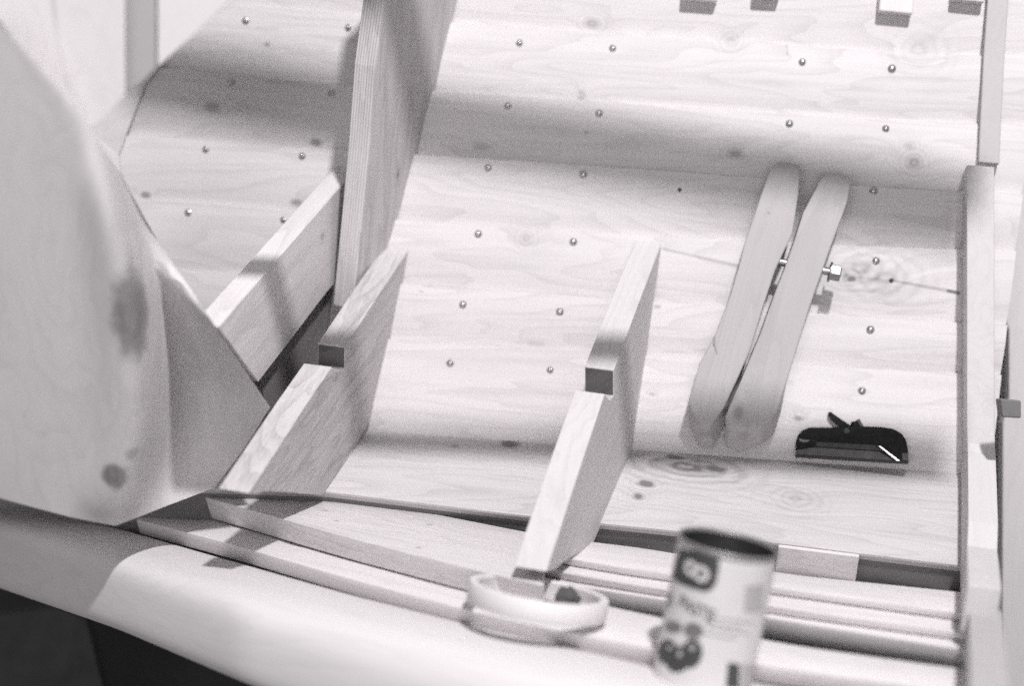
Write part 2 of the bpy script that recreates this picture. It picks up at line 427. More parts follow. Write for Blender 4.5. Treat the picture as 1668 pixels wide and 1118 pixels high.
# packing block in the slot below the bottom plank
pa, pb = on_z(1268, 890, 0), on_z(1400, 906, 0)
pts = [V((pa.x, YF(pa.x)-.006, -.002)), V((pb.x, YF(pb.x)-.006, -.002)), V((pb.x, YF(pb.x)-.006, -.05)), V((pa.x, YF(pa.x)-.006, -.05))]
slab('packing_block', pts, (0, -1, 0), .0055, M_sawn, hull)

# small blocks on the planking at the top
M_block = wood('block_wood', contrast=.6)
def block(pxs, d0, label):
    (x0, y0), (x1, y1), h = pxs          # near-bottom edge of the sloping face, and its height in pixels (end face below)
    c, n, _ = hull_surface((x0+x1)/2, min(y0, y1)-5)
    upv = V((0, -n.z, -n.y)).normalized()*-1 if False else (V((0, 0, 1))-n*n.z).normalized()
    c = c+n*.017
    p0 = on_pl(x0, y0, c, n); p1 = on_pl(x1, y1, c, n)
    l = V((-.008, 0, 0)) if x0 > 1200 else V((.006, 0, 0))
    q1, q0 = p1+upv*.11, p0+upv*.11
    bm = slab_bm([p0, p1, q1, q0], [p-n*.018 for p in (p0, p1, q1, q0)])
    o = link('cleat_block', finish(bm, upv, n, .002), M_block)
    tag(o, label, 'wood block', 'small cleat blocks on the upper planks')
    origin_to(o, p0-n*.017); return o
block([(1112, -3), (1168, 1), 15], 0, 'small wood block at the upper edge, first from the upright mould rib')
block([(1228, -6), (1270, -4), 10], 0, 'small wood block right above the thin dark crack in the top plank')
block([(1432, 17), (1487, 22), 20], 0, 'small wood block with its pale top face showing above a grey end')
block([(1551, -2), (1604, 3), 12], 0, 'small wood block in the top corner beside the leaning end rib')

# ------------------------------------------------------------------ floor timbers (frames) in planes across the boat
x1, x2, x3 = -.582, -.2258, .2
def plane3(a, b, c):
    n = (b-a).cross(c-a).normalized()
    return (a, n if n.x > 0 else -n)
PL1 = plane3(on_hl(664, 407, .013), on_z(606, 692, 0), on_x(430, 806, -.588))
PL2 = plane3(on_hl(1077, 396, .013), on_z(1031, 730, 0), on_w(905, 938, -.018))
def fp(pl): return lambda a, b: on_pl(a, b, pl[0], pl[1])
def timber(name, px, x, th, mat, label, group, hullpts=(), side=1, axis=(0, 1, 0), bevel=.0012, embed=.0):
    if isinstance(x, tuple): pts = [on_pl(a, b, x[0], x[1]) for a, b in px]; x = pts[0].x
    else: pts = [on_x(a, b, x) for a, b in px]
    n = V((side, 0, 0))
    bm = slab_bm(pts, [p-n*th for p in pts])
    o = link(name, finish(bm, axis, (0, 0, 1), bevel), mat)
    tag(o, label, 'floor timber', group); origin_to(o, (x-n.x*th/2, min(p.y for p in pts)+.2, min(p.z for p in pts)))
    return o
def fx(x): return lambda a, b: on_x(a, b, x)
M_t1 = wood('timber_wood_one', light=(.54, .52, .527), contrast=1.35, fine=1.4, scale=.9, knots=[(tuple(on_pl(548, 613, *PL1)), (.004, .005, .006), .3, .5)],
            cracks=[(tuple(on_pl(604, 690, *PL1)), tuple(on_pl(574, 736, *PL1)), .006, .7), (tuple(on_pl(574, 736, *PL1)), tuple(on_pl(530, 800, *PL1)), .003, .4), (tuple(on_pl(590, 700, *PL1)), tuple(on_pl(566, 742, *PL1)), .0015, .5)])
M_t2 = wood('timber_wood_two', light=(.57, .55, .558), contrast=.85, fine=1.2)
M_end = wood('sawn_end_grain', light=(.13, .125, .126), dark=(.03, .029, .03), contrast=1.2, rough=.9)
GT = 'notched floor timbers across the boat'
t1 = timber('floor_timber', [(665, 407), (614, 484), (562, 565), (562, 600), (549, 604), (540, 598), (500, 657), (405, 804), (418, 806), (432, 801), (470, 803), (525, 808), (606, 698), (632, 590), (655, 470)],
       PL1, .036, M_t1, 'notched floor timber below the upright rib, its broad side in half shade', GT)
t2 = timber('floor_timber', [(1078, 395), (1040, 495), (1000, 603), (1000, 645), (993, 652), (985, 642), (940, 777), (890, 932), (903, 930), (925, 912), (942, 903), (966, 888), (1031, 730), (1047, 630), (1064, 500)],
       PL2, .036, M_t2, 'notched floor timber standing alone between the upright rib and the clamp', GT)
def end_patch(t, a, b, x, th):
    """dark sawn end grain on the step of the notch"""
    p = on_pl(*a, x[0], x[1]); q = on_pl(*b, x[0], x[1]); off = V((0, -.0006, 0)); base = t.location
    pts = [p+off+V((-.0012, 0, -.001)), p+off+V((-th+.0012, 0, -.001)), q+off+V((-th+.0012, 0, .0)), q+off+V((-.0012, 0, .0))]
    bm = slab_bm(pts, [w_+V((0, .0005, 0)) for w_ in pts])
    o = link('end_grain', finish(bm, (.7, 0, .7), (0, 1, 0)), M_end, t)
end_patch(t1, (562, 566), (562, 599), PL1, .036); end_patch(t2, (1000, 604), (1000, 644), PL2, .036)

# far arm of the first timber, running in behind the thick bow knee
x0 = on_hl(582, 272, .014).x
timber('floor_timber', [(600, 255), (556, 302), (356, 533), (421, 622), (480, 545), (535, 472), (600, 400)], x0, .03, wood('timber_wood_three', contrast=.8, knots=[kn(525, 385, .007, .4, .1, 1, fx(x0)), kn(497, 333, .004, .5, .1, 1, fx(x0))]),
       'short timber arm slanting between the thick knee and the back of the upright rib', GT)
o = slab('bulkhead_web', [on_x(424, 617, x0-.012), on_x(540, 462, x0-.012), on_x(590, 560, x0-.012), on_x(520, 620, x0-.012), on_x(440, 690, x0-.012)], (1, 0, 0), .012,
     wood('shaded_web_wood', light=(.22, .21, .215), dark=(.12, .115, .118)), None, (0, 1, .2))  # dark tone paints the shade below the arm into the board
tag(o, 'web board under the short slanting timber arm, coloured dark for the shade there', 'board'); 

# end frame
M_t4 = wood('timber_wood_four', light=(.57, .55, .558), contrast=.6, fine=.7)

def follow(name, curve, th, mat, parent=None, bevel=.0015):
    """a timber lying on the curve [(left contact point, normal, height)]"""
    rings = []
    for p, n, h in curve:
        n = V(n).normalized(); t = p+n*h; b = p-n*.004; e = V((th, 0, 0))
        rings.append([t, t+e, b+e, b])
    me = finish(loft(rings), (0, 1, 0), (0, 0, 1), bevel); return link(name, me, mat, parent)
cv = [(on_h(1567-(260-y)*.0, y), (0, -1, .75), .055) for y in (285, 330, 400, 480, 560, 640, 700)]
cv += [(on_h(1566, 745), (0, -.8, 1), .056)]
cv += [(on_z(1565, y, 0), (0, -.1, 1), .056) for y in (790, 850, 905)]
cv += [(on_w(1565, y, -.018), (0, .3, 1), .05) for y in (955, 990, 1025)]
o = follow('end_timber', cv, .034, M_t4)
tag(o, 'pale out of focus timber following the planks down the far end of the picture', 'floor timber'); origin_to(o, cv[8][0]+V((.018, 0, 0)))
cv = [(on_w(1572, y, -.03), (0, .3, 1), .03) for y in (1030, 1080, 1140, 1200)]
o = follow('timber_foot', cv, .034, wood('timber_foot_wood', light=(.42, .405, .41), contrast=.6))
tag(o, 'greyer low timber piece continuing below the pale end timber', 'floor timber'); origin_to(o, cv[0][0])
cv = [(on_h(a, y), (0, -1, .6), .022) for a, y in ((1591, 268), (1594, 200), (1599, 100), (1606, 0), (1612, -90))]
o = follow('end_rib', cv, .026, wood('end_rib_wood', light=(.46, .44, .447), contrast=.6)); tag(o, 'blurred rib leaning up the planking above the pale end timber', 'rib'); origin_to(o, cv[0][0])
# board standing beyond the end frame
d0 = 1.50
ep = [(1652, -80), (1900, -80), (1900, 1250), (1632, 1250), (1634, 690), (1644, 650), (1644, 540), (1630, 490), (1622, 230)]
o = slab('end_post', [at(a, b, 1.96) for a, b in ep], -FW, .02, wood('end_post_wood', light=(.56, .54, .548), contrast=.5), None, (0, .3, 1), .002)
tag(o, 'tall pale post at the right edge with a notch cut in its side', 'post'); origin_to(o, at(1660, 640, 1.97))
bp = [(1560, -200), (2200, -200), (2200, 1350), (1560, 1250)]
slabp = [at(a, b, 2.02) for a, b in bp]
o = slab('end_board', slabp, -FW, .02, wood('panel_wood', light=(.56, .54, .55), contrast=.5), None, (0, .3, 1), .002)
tag(o, 'grey panel seen in the narrow gap beside the tall notched post', 'panel'); 
o = slab('peg', [at(a, b, 1.72) for a, b in ((1630, 650), (1664, 653), (1664, 682), (1634, 680))], -FW, .02, wood('peg_wood', light=(.17, .165, .168), dark=(.1, .1, .1)), None, (1, 0, 0), .002)
tag(o, 'small dark peg sticking out in front of the far right panel', 'peg'); origin_to(o, at(1650, 665, 1.73))

# ------------------------------------------------------------------ upright mould rib
xr = -.583
PLR = plane3(on_hl(745, 0, .006), on_hl(628, 418, .006), on_x(575, 506, -.612))
def across_edge(px, py): p = on_pl(px, py, *PLR); return (tuple(p+V((-.004, 0, 0))), tuple(p+V((-.024, 0, 0))), .0016, .6)
M_rib = wood('laminated_rib', light=(.66, .635, .645), contrast=.8, fine=1.2, bands=820, knots=[(tuple(on_pl(648, 284, *PLR)), (.008, .003, .007), .35, .6)], cracks=[across_edge(604, 208), across_edge(577, 496)])
front = [(628, -6), (612, 110), (601, 250), (588, 380), (575, 506)]
A = [on_pl(a, b, *PLR) for a, b in front]
A0 = A[0]+(A[0]-A[1])*1.6
zb = A[-1].z
back = [on_pl(a, b, *PLR)-PLR[1]*0 for a, b in ((625, 430), (652, 340), (682, 240), (711, 140), (745, 0), (776, -110))]
poly = [A0]+A+back
n = PLR[1]; th = .031
bm = slab_bm(poly, [p-n*th for p in poly])
o = link('mould_rib', finish(bm, (A[0]-A[-1]).normalized(), n.cross(A[0]-A[-1]).normalized(), .0012), M_rib)
tag(o, 'tall upright rib with fine lines on its edge, standing on a notched timber', 'rib'); origin_to(o, (xr-th/2, A[-1].y+.05, zb))
# pencil mark across its edge
mk = wood('pencil_line', light=(.12, .12, .12), dark=(.08, .08, .08))
def mark(name, a, b, w, parent):
    q = [on_x(a[0], a[1], xr), on_x(b[0], b[1], xr)]

# ------------------------------------------------------------------ thick knee at the bow (grown bent piece)
rows = [  # y-ish: left far off frame, left, soft ridge approach, ridge, right of ridge, outer edge
    [(-260, -140, 1.170), (-120, -90, 1.180), (-60, -40, 1.190), (-20, 8, 1.198), (0, 38, 1.210), (4, 46, 1.270)],
    [(-260, 60, 1.210), (-60, 100, 1.230), (40, 122, 1.250), (92, 140, 1.256), (114, 160, 1.290), (124, 184, 1.360)],
    [(-260, 200, 1.260), (-30, 215, 1.300), (90, 225, 1.330), (150, 238, 1.334), (176, 256, 1.400), (192, 276, 1.500)],
    [(-260, 320, 1.310), (-10, 325, 1.360), (110, 330, 1.390), (180, 336, 1.392), (222, 356, 1.520), (250, 380, 1.630)],
    [(-260, 450, 1.360), (0, 450, 1.410), (125, 452, 1.440), (205, 456, 1.456), (262, 472, 1.620), (340, 516, 1.655)],
    [(-260, 580, 1.400), (0, 580, 1.460), (135, 580, 1.490), (222, 580, 1.516), (292, 600, 1.700), (440, 664, 1.68)],
    [(-260, 700, 1.440), (0, 700, 1.510), (130, 702, 1.540), (220, 704, 1.562), (285, 712, 1.710), (398, 730, 1.72)],
    [(-260, 770, 1.460), (0, 790, 1.550), (110, 800, 1.580), (200, 806, 1.600), (265, 790, 1.700), (356, 786, 1.750)],
    [(-260, 780, 1.470), (0, 812, 1.580), (110, 842, 1.620), (188, 857, 1.642), (268, 826, 1.700), (350, 795, 1.750)]]
LEFT = [(-46, 14), (-34, 20), (-20, 26), (-8, 33)]
for i, r in enumerate(rows):
    x_left = -46
    for j in range(4):
        a, b, c = r[j]
        if i == 0: a, b = LEFT[j]
        elif i == 1 and j < 3: a, b = ((-46, 88), (-8, 104), (40, 122))[j]
        else: a = max(a, x_left+12*j)
        c += [.06, .05, .03, .02, .0, 0, 0, 0, 0][i]
        r[j] = (a, b, c)
def dep(p): return (p-CAM).dot(FW)
dt0 = dep(on_x(345, 520, x0)); dt1 = dep(on_x(421, 622, x0)); dt2 = dep(fp(PL1)(470, 700))
rows[4][5] = (340, 516, dt0-.045); rows[5][5] = (440, 664, dt1-.035)
G = [[at(*p) for p in r] for r in rows]
PUSH = [.0, .02, .06]
ka, kb, kc_ = at(0, 790, 1.575), at(185, 800, 1.60), at(0, 100, 1.345)
kn_ = (kb-ka).cross(kc_-ka).normalized()
for i, r in enumerate(rows):
    for j in range(4):
        q = on_pl(r[j][0], r[j][1], ka, kn_)
        G[i][j] = q if j < 3 else q.lerp(G[i][j], .35)
    G[i][4] = G[i][4].lerp((G[i][3]+G[i][5])/2, .25)
    if i < 3:
        q = on_pl(r[4][0], r[4][1], ka, kn_); G[i][4] = q+(q-CAM).normalized()*PUSH[i]*.4
        q = on_pl(r[5][0], r[5][1], ka, kn_); G[i][5] = q+(q-CAM).normalized()*(PUSH[i]*1.6+.01); G[i][3] = on_pl(r[3][0], r[3][1], ka, kn_)
def cr(P, t):
    i = min(int(t), len(P)-2); u = t-i
    p1, p2 = P[i], P[i+1]; p0 = P[i-1] if i > 0 else p1*2-p2; p3 = P[i+2] if i+2 < len(P) else p2*2-p1
    return (p1*2+(p2-p0)*u+(p0*2-p1*5+p2*4-p3)*u*u+(p1*3-p0-p2*3+p3)*u**3)*.5
KR, KC = 48, 40
def lin(P, t):
    i = min(int(t), len(P)-2); return P[i].lerp(P[i+1], t-i)
G1 = [[cr(r, j*(len(r)-1)/KC) if r is not G[-1] else cr(r, j*(len(r)-1)/KC).lerp(lin(r, j*(len(r)-1)/KC), .85) for j in range(KC+1)] for r in G]
def at_row(j, t):
    c_ = [r[j] for r in G1]; return cr(c_, t).lerp(lin(c_, t), (j/KC)**5)
GG = [[at_row(j, i*(len(G)-1)/KR) for j in range(KC+1)] for i in range(KR+1)]
bm = bmesh.new()
vf = [[bm.verts.new(p) for p in r] for r in GG]
bk = FW*.05+V((-.03, .02, 0))
vb = [[bm.verts.new(p+bk) for j, p in enumerate(r)] for r in GG]
R_, C_ = len(GG), len(GG[0])
for i in range(R_-1):
    for j in range(C_-1):
        bm.faces.new((vf[i][j], vf[i][j+1], vf[i+1][j+1], vf[i+1][j])); bm.faces.new((vb[i][j+1], vb[i][j], vb[i+1][j], vb[i+1][j+1]))
for i in range(R_-1):
    for j in (0, C_-1): bm.faces.new((vf[i][j], vf[i+1][j], vb[i+1][j], vb[i][j]) if j else (vf[i+1][j], vf[i][j], vb[i][j], vb[i+1][j]))
for j in range(C_-1):
    for i in (0, R_-1): bm.faces.new((vf[i][j], vf[i][j+1], vb[i][j+1], vb[i][j]) if i else (vf[i][j+1], vf[i][j], vb[i][j], vb[i][j+1]))
def on_knee(px, py):
    best = None
    for r in GG:
        for p in r:
            q = p-CAM; d = q.dot(FW); e = (CX+F*q.dot(RT)/d-px)**2+(CY-F*q.dot(UP)/d-py)**2
            if best is None or e < best[0]: best = (e, p)
    return best[1]
kc = on_knee(216, 512); kc2 = on_knee(181, 776); kc3 = on_knee(214, 742)
M_knee = wood('knee_wood', light=(.61, .588, .597), contrast=.45, fine=.7,
              knots=[(tuple(kc), (.018, .06, .058), .75, .08), (tuple(kc2), (.013, .03, .020), .8, .05), (tuple(kc3), (.006, .02, .010), .3, .0)])
me = finish(bm, (0, .4, 1), (1, 0, 0), 0); me.shade_smooth(); me.set_sharp_from_angle(angle=.7)
o = link('knee', me, M_knee)
tag(o, 'large blurred grey knee with a long oval knot, overlapping the short slanting timber', 'knee'); origin_to(o, at(190, 856, 1.62))

# pale mould boards rising behind the knee
M_m1 = wood('mould_board_wood', light=(.50, .48, .488), contrast=.35, fine=.5, cracks=[(tuple(at(84, -5, 1.398)), tuple(at(96, 80, 1.398)), .004, .45), (tuple(at(96, 80, 1.398)), tuple(at(111, 142, 1.398)), .004, .45)])
nA = (-FW+RT*-.0).normalized()
vp = [(-150, -120), (205, -120), (205, 60), (206, 155), (168, 200), (140, 214), (120, 190), (-40, -10)]
o = ray_slab('mould_board', [on_pl(a, b, at(100, 100, 1.40), nA) for a, b in vp], nA, .03, M_m1, None, (0, 0, 1), .003)
tag(o, 'pale pointed board with a dark split, blurred beside the top of the knee', 'board'); origin_to(o, at(140, 214, 1.42))
nB = -FW
vq = [(256, -120), (450, -120), (372, 4), (315, 58), (260, 107), (256, 109)]
o = ray_slab('mould_board', [on_pl(a, b, at(300, 50, 1.41), nB) for a, b in vq], nB, .02, wood('mould_board_wood_two', light=(.52, .50, .508), contrast=.3, fine=.5), None, (0, 0, 1), .003)
tag(o, 'pale slanting board behind the grey post and pointed mould board', 'board'); origin_to(o, at(300, 80, 1.51))
po = [(198, -120), (262, -120), (262, 106), (232, 134), (200, 160)]
o = ray_slab('mould_post', [on_pl(a, b, at(230, 50, 1.42), nB) for a, b in po], nB, .02, wood('shaded_post_wood', light=(.30, .288, .292), contrast=.4, fine=.5), None, (0, 0, 1), .003)  # grey tone paints the shaded side of the pale board
tag(o, 'narrow post between the two pale blurred mould boards, coloured grey as a shaded side', 'post'); origin_to(o, at(230, 140, 1.46))

# ------------------------------------------------------------------ wooden clamp jaws leaning on the planks
hp = on_h(1200, 700); hnm = hn(hp.x, hp.z)
pb, pt = at(1180, 720, 0), None
H0 = on_h(1190, 733); H1 = on_h(1310, 275)
hn1 = hn(H1.x, H1.z); up_ = (H1-H0).normalized(); sd = V((1, .115, 0)).normalized()
nc = (sd.cross(up_)).normalized()
if nc.dot(FW) > 0: nc = -nc
Pc = H0+nc*.056
jawA_f = [(1268, 262), (1303, 268), (1301, 315), (1291, 380), (1263, 440), (1240, 510), (1221, 573), (1180, 662), (1154, 697), (1143, 690), (1120, 657), (1140, 592), (1166, 543), (1190, 480), (1206, 425), (1212, 400), (1237, 325), (1256, 273)]
jawA_b = [(1270, 268), (1303, 274), (1301, 315), (1291, 380), (1265, 442), (1243, 512), (1223, 580), (1191, 668), (1162, 733), (1140, 732), (1124, 700), (1140, 600), (1166, 548), (1190, 480), (1206, 425), (1212, 400), (1237, 325), (1256, 278)]
jawB_f = [(1348, 280), (1387, 291), (1380, 330), (1349, 415), (1319, 500), (1289, 597), (1268, 664), (1257, 683), (1238, 695), (1212, 698), (1192, 692), (1181, 678), (1207, 620), (1238, 545), (1263, 475), (1277, 440), (1296, 385), (1308, 347), (1336, 294)]
jawB_b = [(1350, 284), (1386, 297), (1380, 332), (1350, 418), (1321, 503), (1292, 600), (1272, 672), (1262, 706), (1241, 726), (1208, 738), (1181, 730), (1180, 700), (1207, 626), (1238, 549), (1263, 478), (1277, 442), (1296, 387), (1308, 349), (1337, 298)]
def jaw(fp, bp_, lift, th, mat):
    f = [on_pl(a, b, Pc+nc*lift, nc) for a, b in fp]; b_ = [on_pl(a, b, Pc+nc*(lift-th), nc) for a, b in bp_]
    # keep the back square behind the front except at the lower chamfers
    b2 = []
    for i, (p, q) in enumerate(zip(f, b_)):
        sq = p-nc*th
        b2.append(q if fp[i][1] > 655 else sq)
    return finish(slab_bm(f, b2), up_, nc, .0022, segs=3)
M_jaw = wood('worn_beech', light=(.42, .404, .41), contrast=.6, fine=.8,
             knots=[(tuple(on_pl(1152, 722, Pc, nc)), (.024, .02, .020), .6, .0), (tuple(on_pl(1222, 728, Pc, nc)), (.034, .02, .018), .5, .0), (tuple(on_pl(1203, 672, Pc, nc)), (.008, .01, .011), .5, .15), (tuple(on_pl(1310, 422, Pc, nc)), (.002, .003, .003), .5, 0), (tuple(on_pl(1252, 347, Pc, nc)), (.002, .003, .003), .35, 0), (tuple(on_pl(1286, 262, Pc, nc)), (.008, .006, .004), .6, 0),  # broad spots at the jaw ends paint shade there; small ones are knots
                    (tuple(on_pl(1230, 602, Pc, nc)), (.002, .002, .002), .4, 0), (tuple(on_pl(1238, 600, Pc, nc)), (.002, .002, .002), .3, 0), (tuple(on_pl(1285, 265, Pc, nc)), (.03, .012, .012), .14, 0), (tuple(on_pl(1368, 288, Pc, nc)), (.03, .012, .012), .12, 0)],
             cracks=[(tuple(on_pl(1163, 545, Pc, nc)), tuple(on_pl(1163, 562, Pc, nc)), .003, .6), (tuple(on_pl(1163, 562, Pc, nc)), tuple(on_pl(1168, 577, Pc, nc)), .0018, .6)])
clamp = empty('wooden_clamp', H0+nc*.03)
tag(clamp, 'wooden clamp with two tapered jaws and a bolt, leaning on the planks', 'clamp')
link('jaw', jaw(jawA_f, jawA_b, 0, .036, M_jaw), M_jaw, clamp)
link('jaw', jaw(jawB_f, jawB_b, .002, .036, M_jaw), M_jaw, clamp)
M_steel = plain('zinc_bolt', (.30, .295, .295), .4, .9, .15, 90)
Pm = Pc-nc*.012
b0, b1 = on_pl(1262, 425, Pm, nc), on_pl(1352, 443, Pm, nc)
ax = (b1-b0).normalized()
bolt = link('bolt', finish(cyl_bm(b0-ax*.02, b1+ax*.004, .0052, n=20), wood_attr=False, smooth=False), M_steel, clamp)
bolt.data.shade_smooth(); bolt.data.set_sharp_from_angle(angle=.6)
w0 = b1-ax*.001
o = link('washer', finish(cyl_bm(w0, w0+ax*.0022, .0135, n=28), wood_attr=False, bevel=.0004), M_steel, bolt)
def hexh(c, a, r, h):
    u = nc.copy(); u = (u-a*u.dot(a)).normalized(); w = a.cross(u)
    R = []
    for hh, rr in ((0, r), (h*.85, r), (h, r*.86)):
        R.append([c+a*hh+(u*math.cos(t*math.pi/3+.25)+w*math.sin(t*math.pi/3+.25))*rr for t in range(6)])
    return finish(loft(R), wood_attr=False, bevel=.0003)
link('bolt_head', hexh(w0+ax*.0022, ax, .0112, .0125), M_steel, bolt)
# ------------------------------------------------------------------ small block plane resting on its side
hp0 = on_h(1390, 745); n0 = hn(hp0.x, hp0.z)
n_pl = -ray(1390, 735).normalized()
Pp = V((hp0.x, hp0.y, hp0.z))+n0*.028
op = lambda a, b, k=0: on_pl(a, b, Pp+n_pl*k, n_pl)
M_iron = plain('black_japanned_iron', (.010, .010, .010), .6, .0, .6, 140, .4); M_iron.node_tree.nodes['Principled BSDF'].inputs['Specular IOR Level'].default_value = .18
M_cheek = plain('ground_iron_edge', (.07, .067, .067), .5, .2, .35, 120, .2)
M_blade = plain('bright_blade_edge', (.85, .83, .83), .25, .6)
plane = empty('block_plane', op(1390, 750, -.02)); tag(plane, 'small black metal block plane lying by the foot of the planking beside the clamp', 'hand plane')
outl = [(1297, 742), (1296, 722), (1299, 711), (1306, 702), (1318, 697), (1350, 697), (1384, 696), (1410, 695), (1436, 696), (1455, 699), (1468, 706), (1476, 717), (1479, 732), (1480, 753)]
link('body', finish(slab_bm([op(*p) for p in outl], [op(*p)-n_pl*.024 for p in outl]), wood_attr=False, bevel=.0018, segs=3), M_iron, plane)
band = [(1299, 733), (1326, 729), (1432, 736), (1456, 751), (1297, 741)]
link('cheek', finish(slab_bm([op(*p, .0012) for p in band], [op(*p, -.002) for p in band]), wood_attr=False, bevel=.0004), M_cheek, plane)
band2 = [(1330, 720), (1370, 722), (1425, 725), (1436, 735), (1328, 728)]
link('lever_cap', finish(slab_bm([op(*p, .0009) for p in band2], [op(*p, -.002) for p in band2]), wood_attr=False, bevel=.0004), plain('dull_iron', (.04, .039, .038), .5, .5, .4, 120), plane)
g2 = [(1301, 714), (1310, 717), (1320, 717), (1313, 721), (1304, 720)]
link('toe_recess', finish(slab_bm([op(*p, .0010) for p in g2], [op(*p, -.002) for p in g2]), wood_attr=False), plain('worn_toe', (.16, .155, .15), .5, .3), plane)
g3 = [(1470, 738), (1479, 739), (1480, 751), (1470, 750)]
link('heel', finish(slab_bm([op(*p, .0010) for p in g3], [op(*p, -.002) for p in g3]), wood_attr=False), M_cheek, plane)
sole = [(1296, 741), (1480, 752), (1480, 757), (1296, 746)]
link('sole', finish(slab_bm([op(*p, .002) for p in sole], [op(*p, -.022) for p in sole]), wood_attr=False, bevel=.0004), plain('black_sole', (.008, .008, .008), .5, .2), plane)
bl = [(1431, 727), (1434, 727), (1466, 751), (1462, 752)]
link('blade', finish(slab_bm([op(*p, .003) for p in bl], [op(*p, -.012) for p in bl]), wood_attr=False), M_blade, plane)
lv = [(1349, 672), (1353, 671), (1358, 675), (1386, 694), (1390, 700), (1372, 700), (1354, 685), (1349, 678)]
link('lever', finish(slab_bm([op(*p, -.010) for p in lv], [op(*p, -.020) for p in lv]), wood_attr=False, bevel=.0012), M_iron, plane)
link('knob', finish(cyl_bm(op(1393, 700, -.016), op(1392, 687, -.016), .0065, .0045, 20), wood_attr=False, bevel=.0012, smooth=True), M_iron, plane)
link('screw', finish(cyl_bm(op(1404, 698, -.018), op(1397, 684, -.018), .003, .003, 12), wood_attr=False, bevel=.0005), M_cheek, plane)
link('screw', finish(cyl_bm(op(1378, 703, -.002), op(1380, 702, .003), .004, .0034, 14), wood_attr=False, bevel=.0005), M_cheek, plane)

# ------------------------------------------------------------------ roll of masking tape
rc = on_w(872, 990, -.040)
dm = (rc-CAM).dot(FW)
tl = at(762, 958, dm); tr = at(990, 993, dm)
ux = (tr-tl); R_t = ux.length/2; ux.normalize()
nrm = V((.02, .60, 1)); nrm = (nrm-ux*nrm.dot(ux)).normalized(); vy = nrm.cross(ux)
ctr = (tl+tr)/2-nrm*.012
hgt = .022
def ring_pts(r, h, n=72): return [ctr+(ux*math.cos(t*2*math.pi/n)+vy*math.sin(t*2*math.pi/n))*r+nrm*h for t in range(n)]
prof = [(R_t*.985, 0), (R_t, .0015), (R_t, hgt-.0015), (R_t*.985, hgt), (R_t*.90, hgt), (R_t*.89, hgt-.001), (R_t*.89, .001), (R_t*.90, 0)]
rings = [ring_pts(r, h) for r, h in prof]; rings.append(rings[0])
bm = loft(rings, cap=False)
M_tape = plain('masking_tape_paper', (.68, .655, .665), .6, 0, .04, 30)
me = finish(bm, wood_attr=False); me.shade_smooth(); me.set_sharp_from_angle(angle=.7)
tape = empty('tape_roll', ctr); tag(tape, 'pale roll of masking tape lying on the near planks in front of the notched timber', 'tape roll')
link('roll', me, M_tape, tape)
me = finish(loft([ring_pts(R_t*.888, .002), ring_pts(R_t*.888, hgt-.002), ring_pts(R_t*.865, hgt-.002), ring_pts(R_t*.865, .002), ring_pts(R_t*.888, .002)], cap=False), wood_attr=False); me.shade_smooth(); me.set_sharp_from_angle(angle=.7)
link('cardboard_core', me, plain('core_card', (.55, .53, .54), .7), tape)
# shavings lying inside the roll
def blob(c, r, mat, name, label, cat):
    bm = bmesh.new(); bmesh.ops.create_icosphere(bm, subdivisions=3, radius=1)
    for v in bm.verts:
        nz = math.sin(v.co.x*4.1+1)*math.sin(v.co.y*5.3)*math.sin(v.co.z*4.7+.5)
        v.co = c+(ux*v.co.x*r[0]+vy*v.co.y*r[1]+nrm*v.co.z*r[2])*(1+.35*nz)
    o = link(name, finish(bm, wood_attr=False, smooth=True), mat); tag(o, label, cat); return o
o = blob(ctr+ux*R_t*.42+vy*.012+nrm*.014, (.013, .010, .012), plain('dark_putty', (.08, .078, .08), .8, 0, .5, 120), 'putty_lump', 'dark grey lump lying inside the open tape roll', 'putty')
origin_to(o, ctr+ux*R_t*.42)

# ------------------------------------------------------------------ paste tin
dc = 1.38
ct = at(1187, 884, dc)
la, ra = at(1108, 870, dc), at(1268, 898, dc)
cu = (ra-la); rad = cu.length/2; cu.normalize()
axis_d = (at(1152, 1110, dc+.02)-at(1187, 884, dc)); axis_d.normalize()           # pointing down the tin
axis_d = (axis_d-cu*axis_d.dot(cu)).normalized()
axis_d = (axis_d-FW*.02).normalized(); axis_d = (axis_d-cu*axis_d.dot(cu)).normalized()
cv_ = axis_d.cross(cu)
if cv_.dot(FW) > 0: cv_ = -cv_                                                 # towards the camera
Hc = .155
def cyl_pt(th, h, r): return ct+(cu*math.sin(th)+cv_*math.cos(th))*r+axis_d*h
n = 96
def cring(r, h): return [cyl_pt(t*2*math.pi/n, h, r) for t in range(n)]
M_label = plain('paper_label', (.62, .60, .608), .45, 0, .04, 40)
M_tin = plain('tin_plate', (.45, .44, .44), .5, .8, .1, 50)
tin = empty('paste_tin', ct+axis_d*Hc); tag(tin, 'open out of focus paste tin with a pale printed label, standing in front of everything', 'tin')
me = finish(loft([cring(rad, .004), cring(rad, Hc), cring(rad*.97, Hc+.002), cring(rad*.2, Hc)], cap=False), wood_attr=False); me.shade_smooth(); me.set_sharp_from_angle(angle=.6)
body = link('label_wall', me, M_label, tin)
prof = [(rad*1.0, .006), (rad*1.018, .004), (rad*1.022, .0015), (rad*1.012, -.0006), (rad*.985, 0), (rad*.972, .003), (rad*.97, .006)]
me = finish(loft([cring(r, h) for r, h in prof], cap=False), wood_attr=False); me.shade_smooth(); me.set_sharp_from_angle(angle=.9)
link('rim', me, M_tin, tin)
me = finish(loft([cring(rad*.969, .0035), cring(rad*.962, .041), cring(rad*.90, .0425), cring(rad*.01, .0425)], cap=False), wood_attr=False); me.shade_smooth()
link('contents', me, plain('dark_paste', (.02, .02, .02), .45, 0, .4, 60), tin)
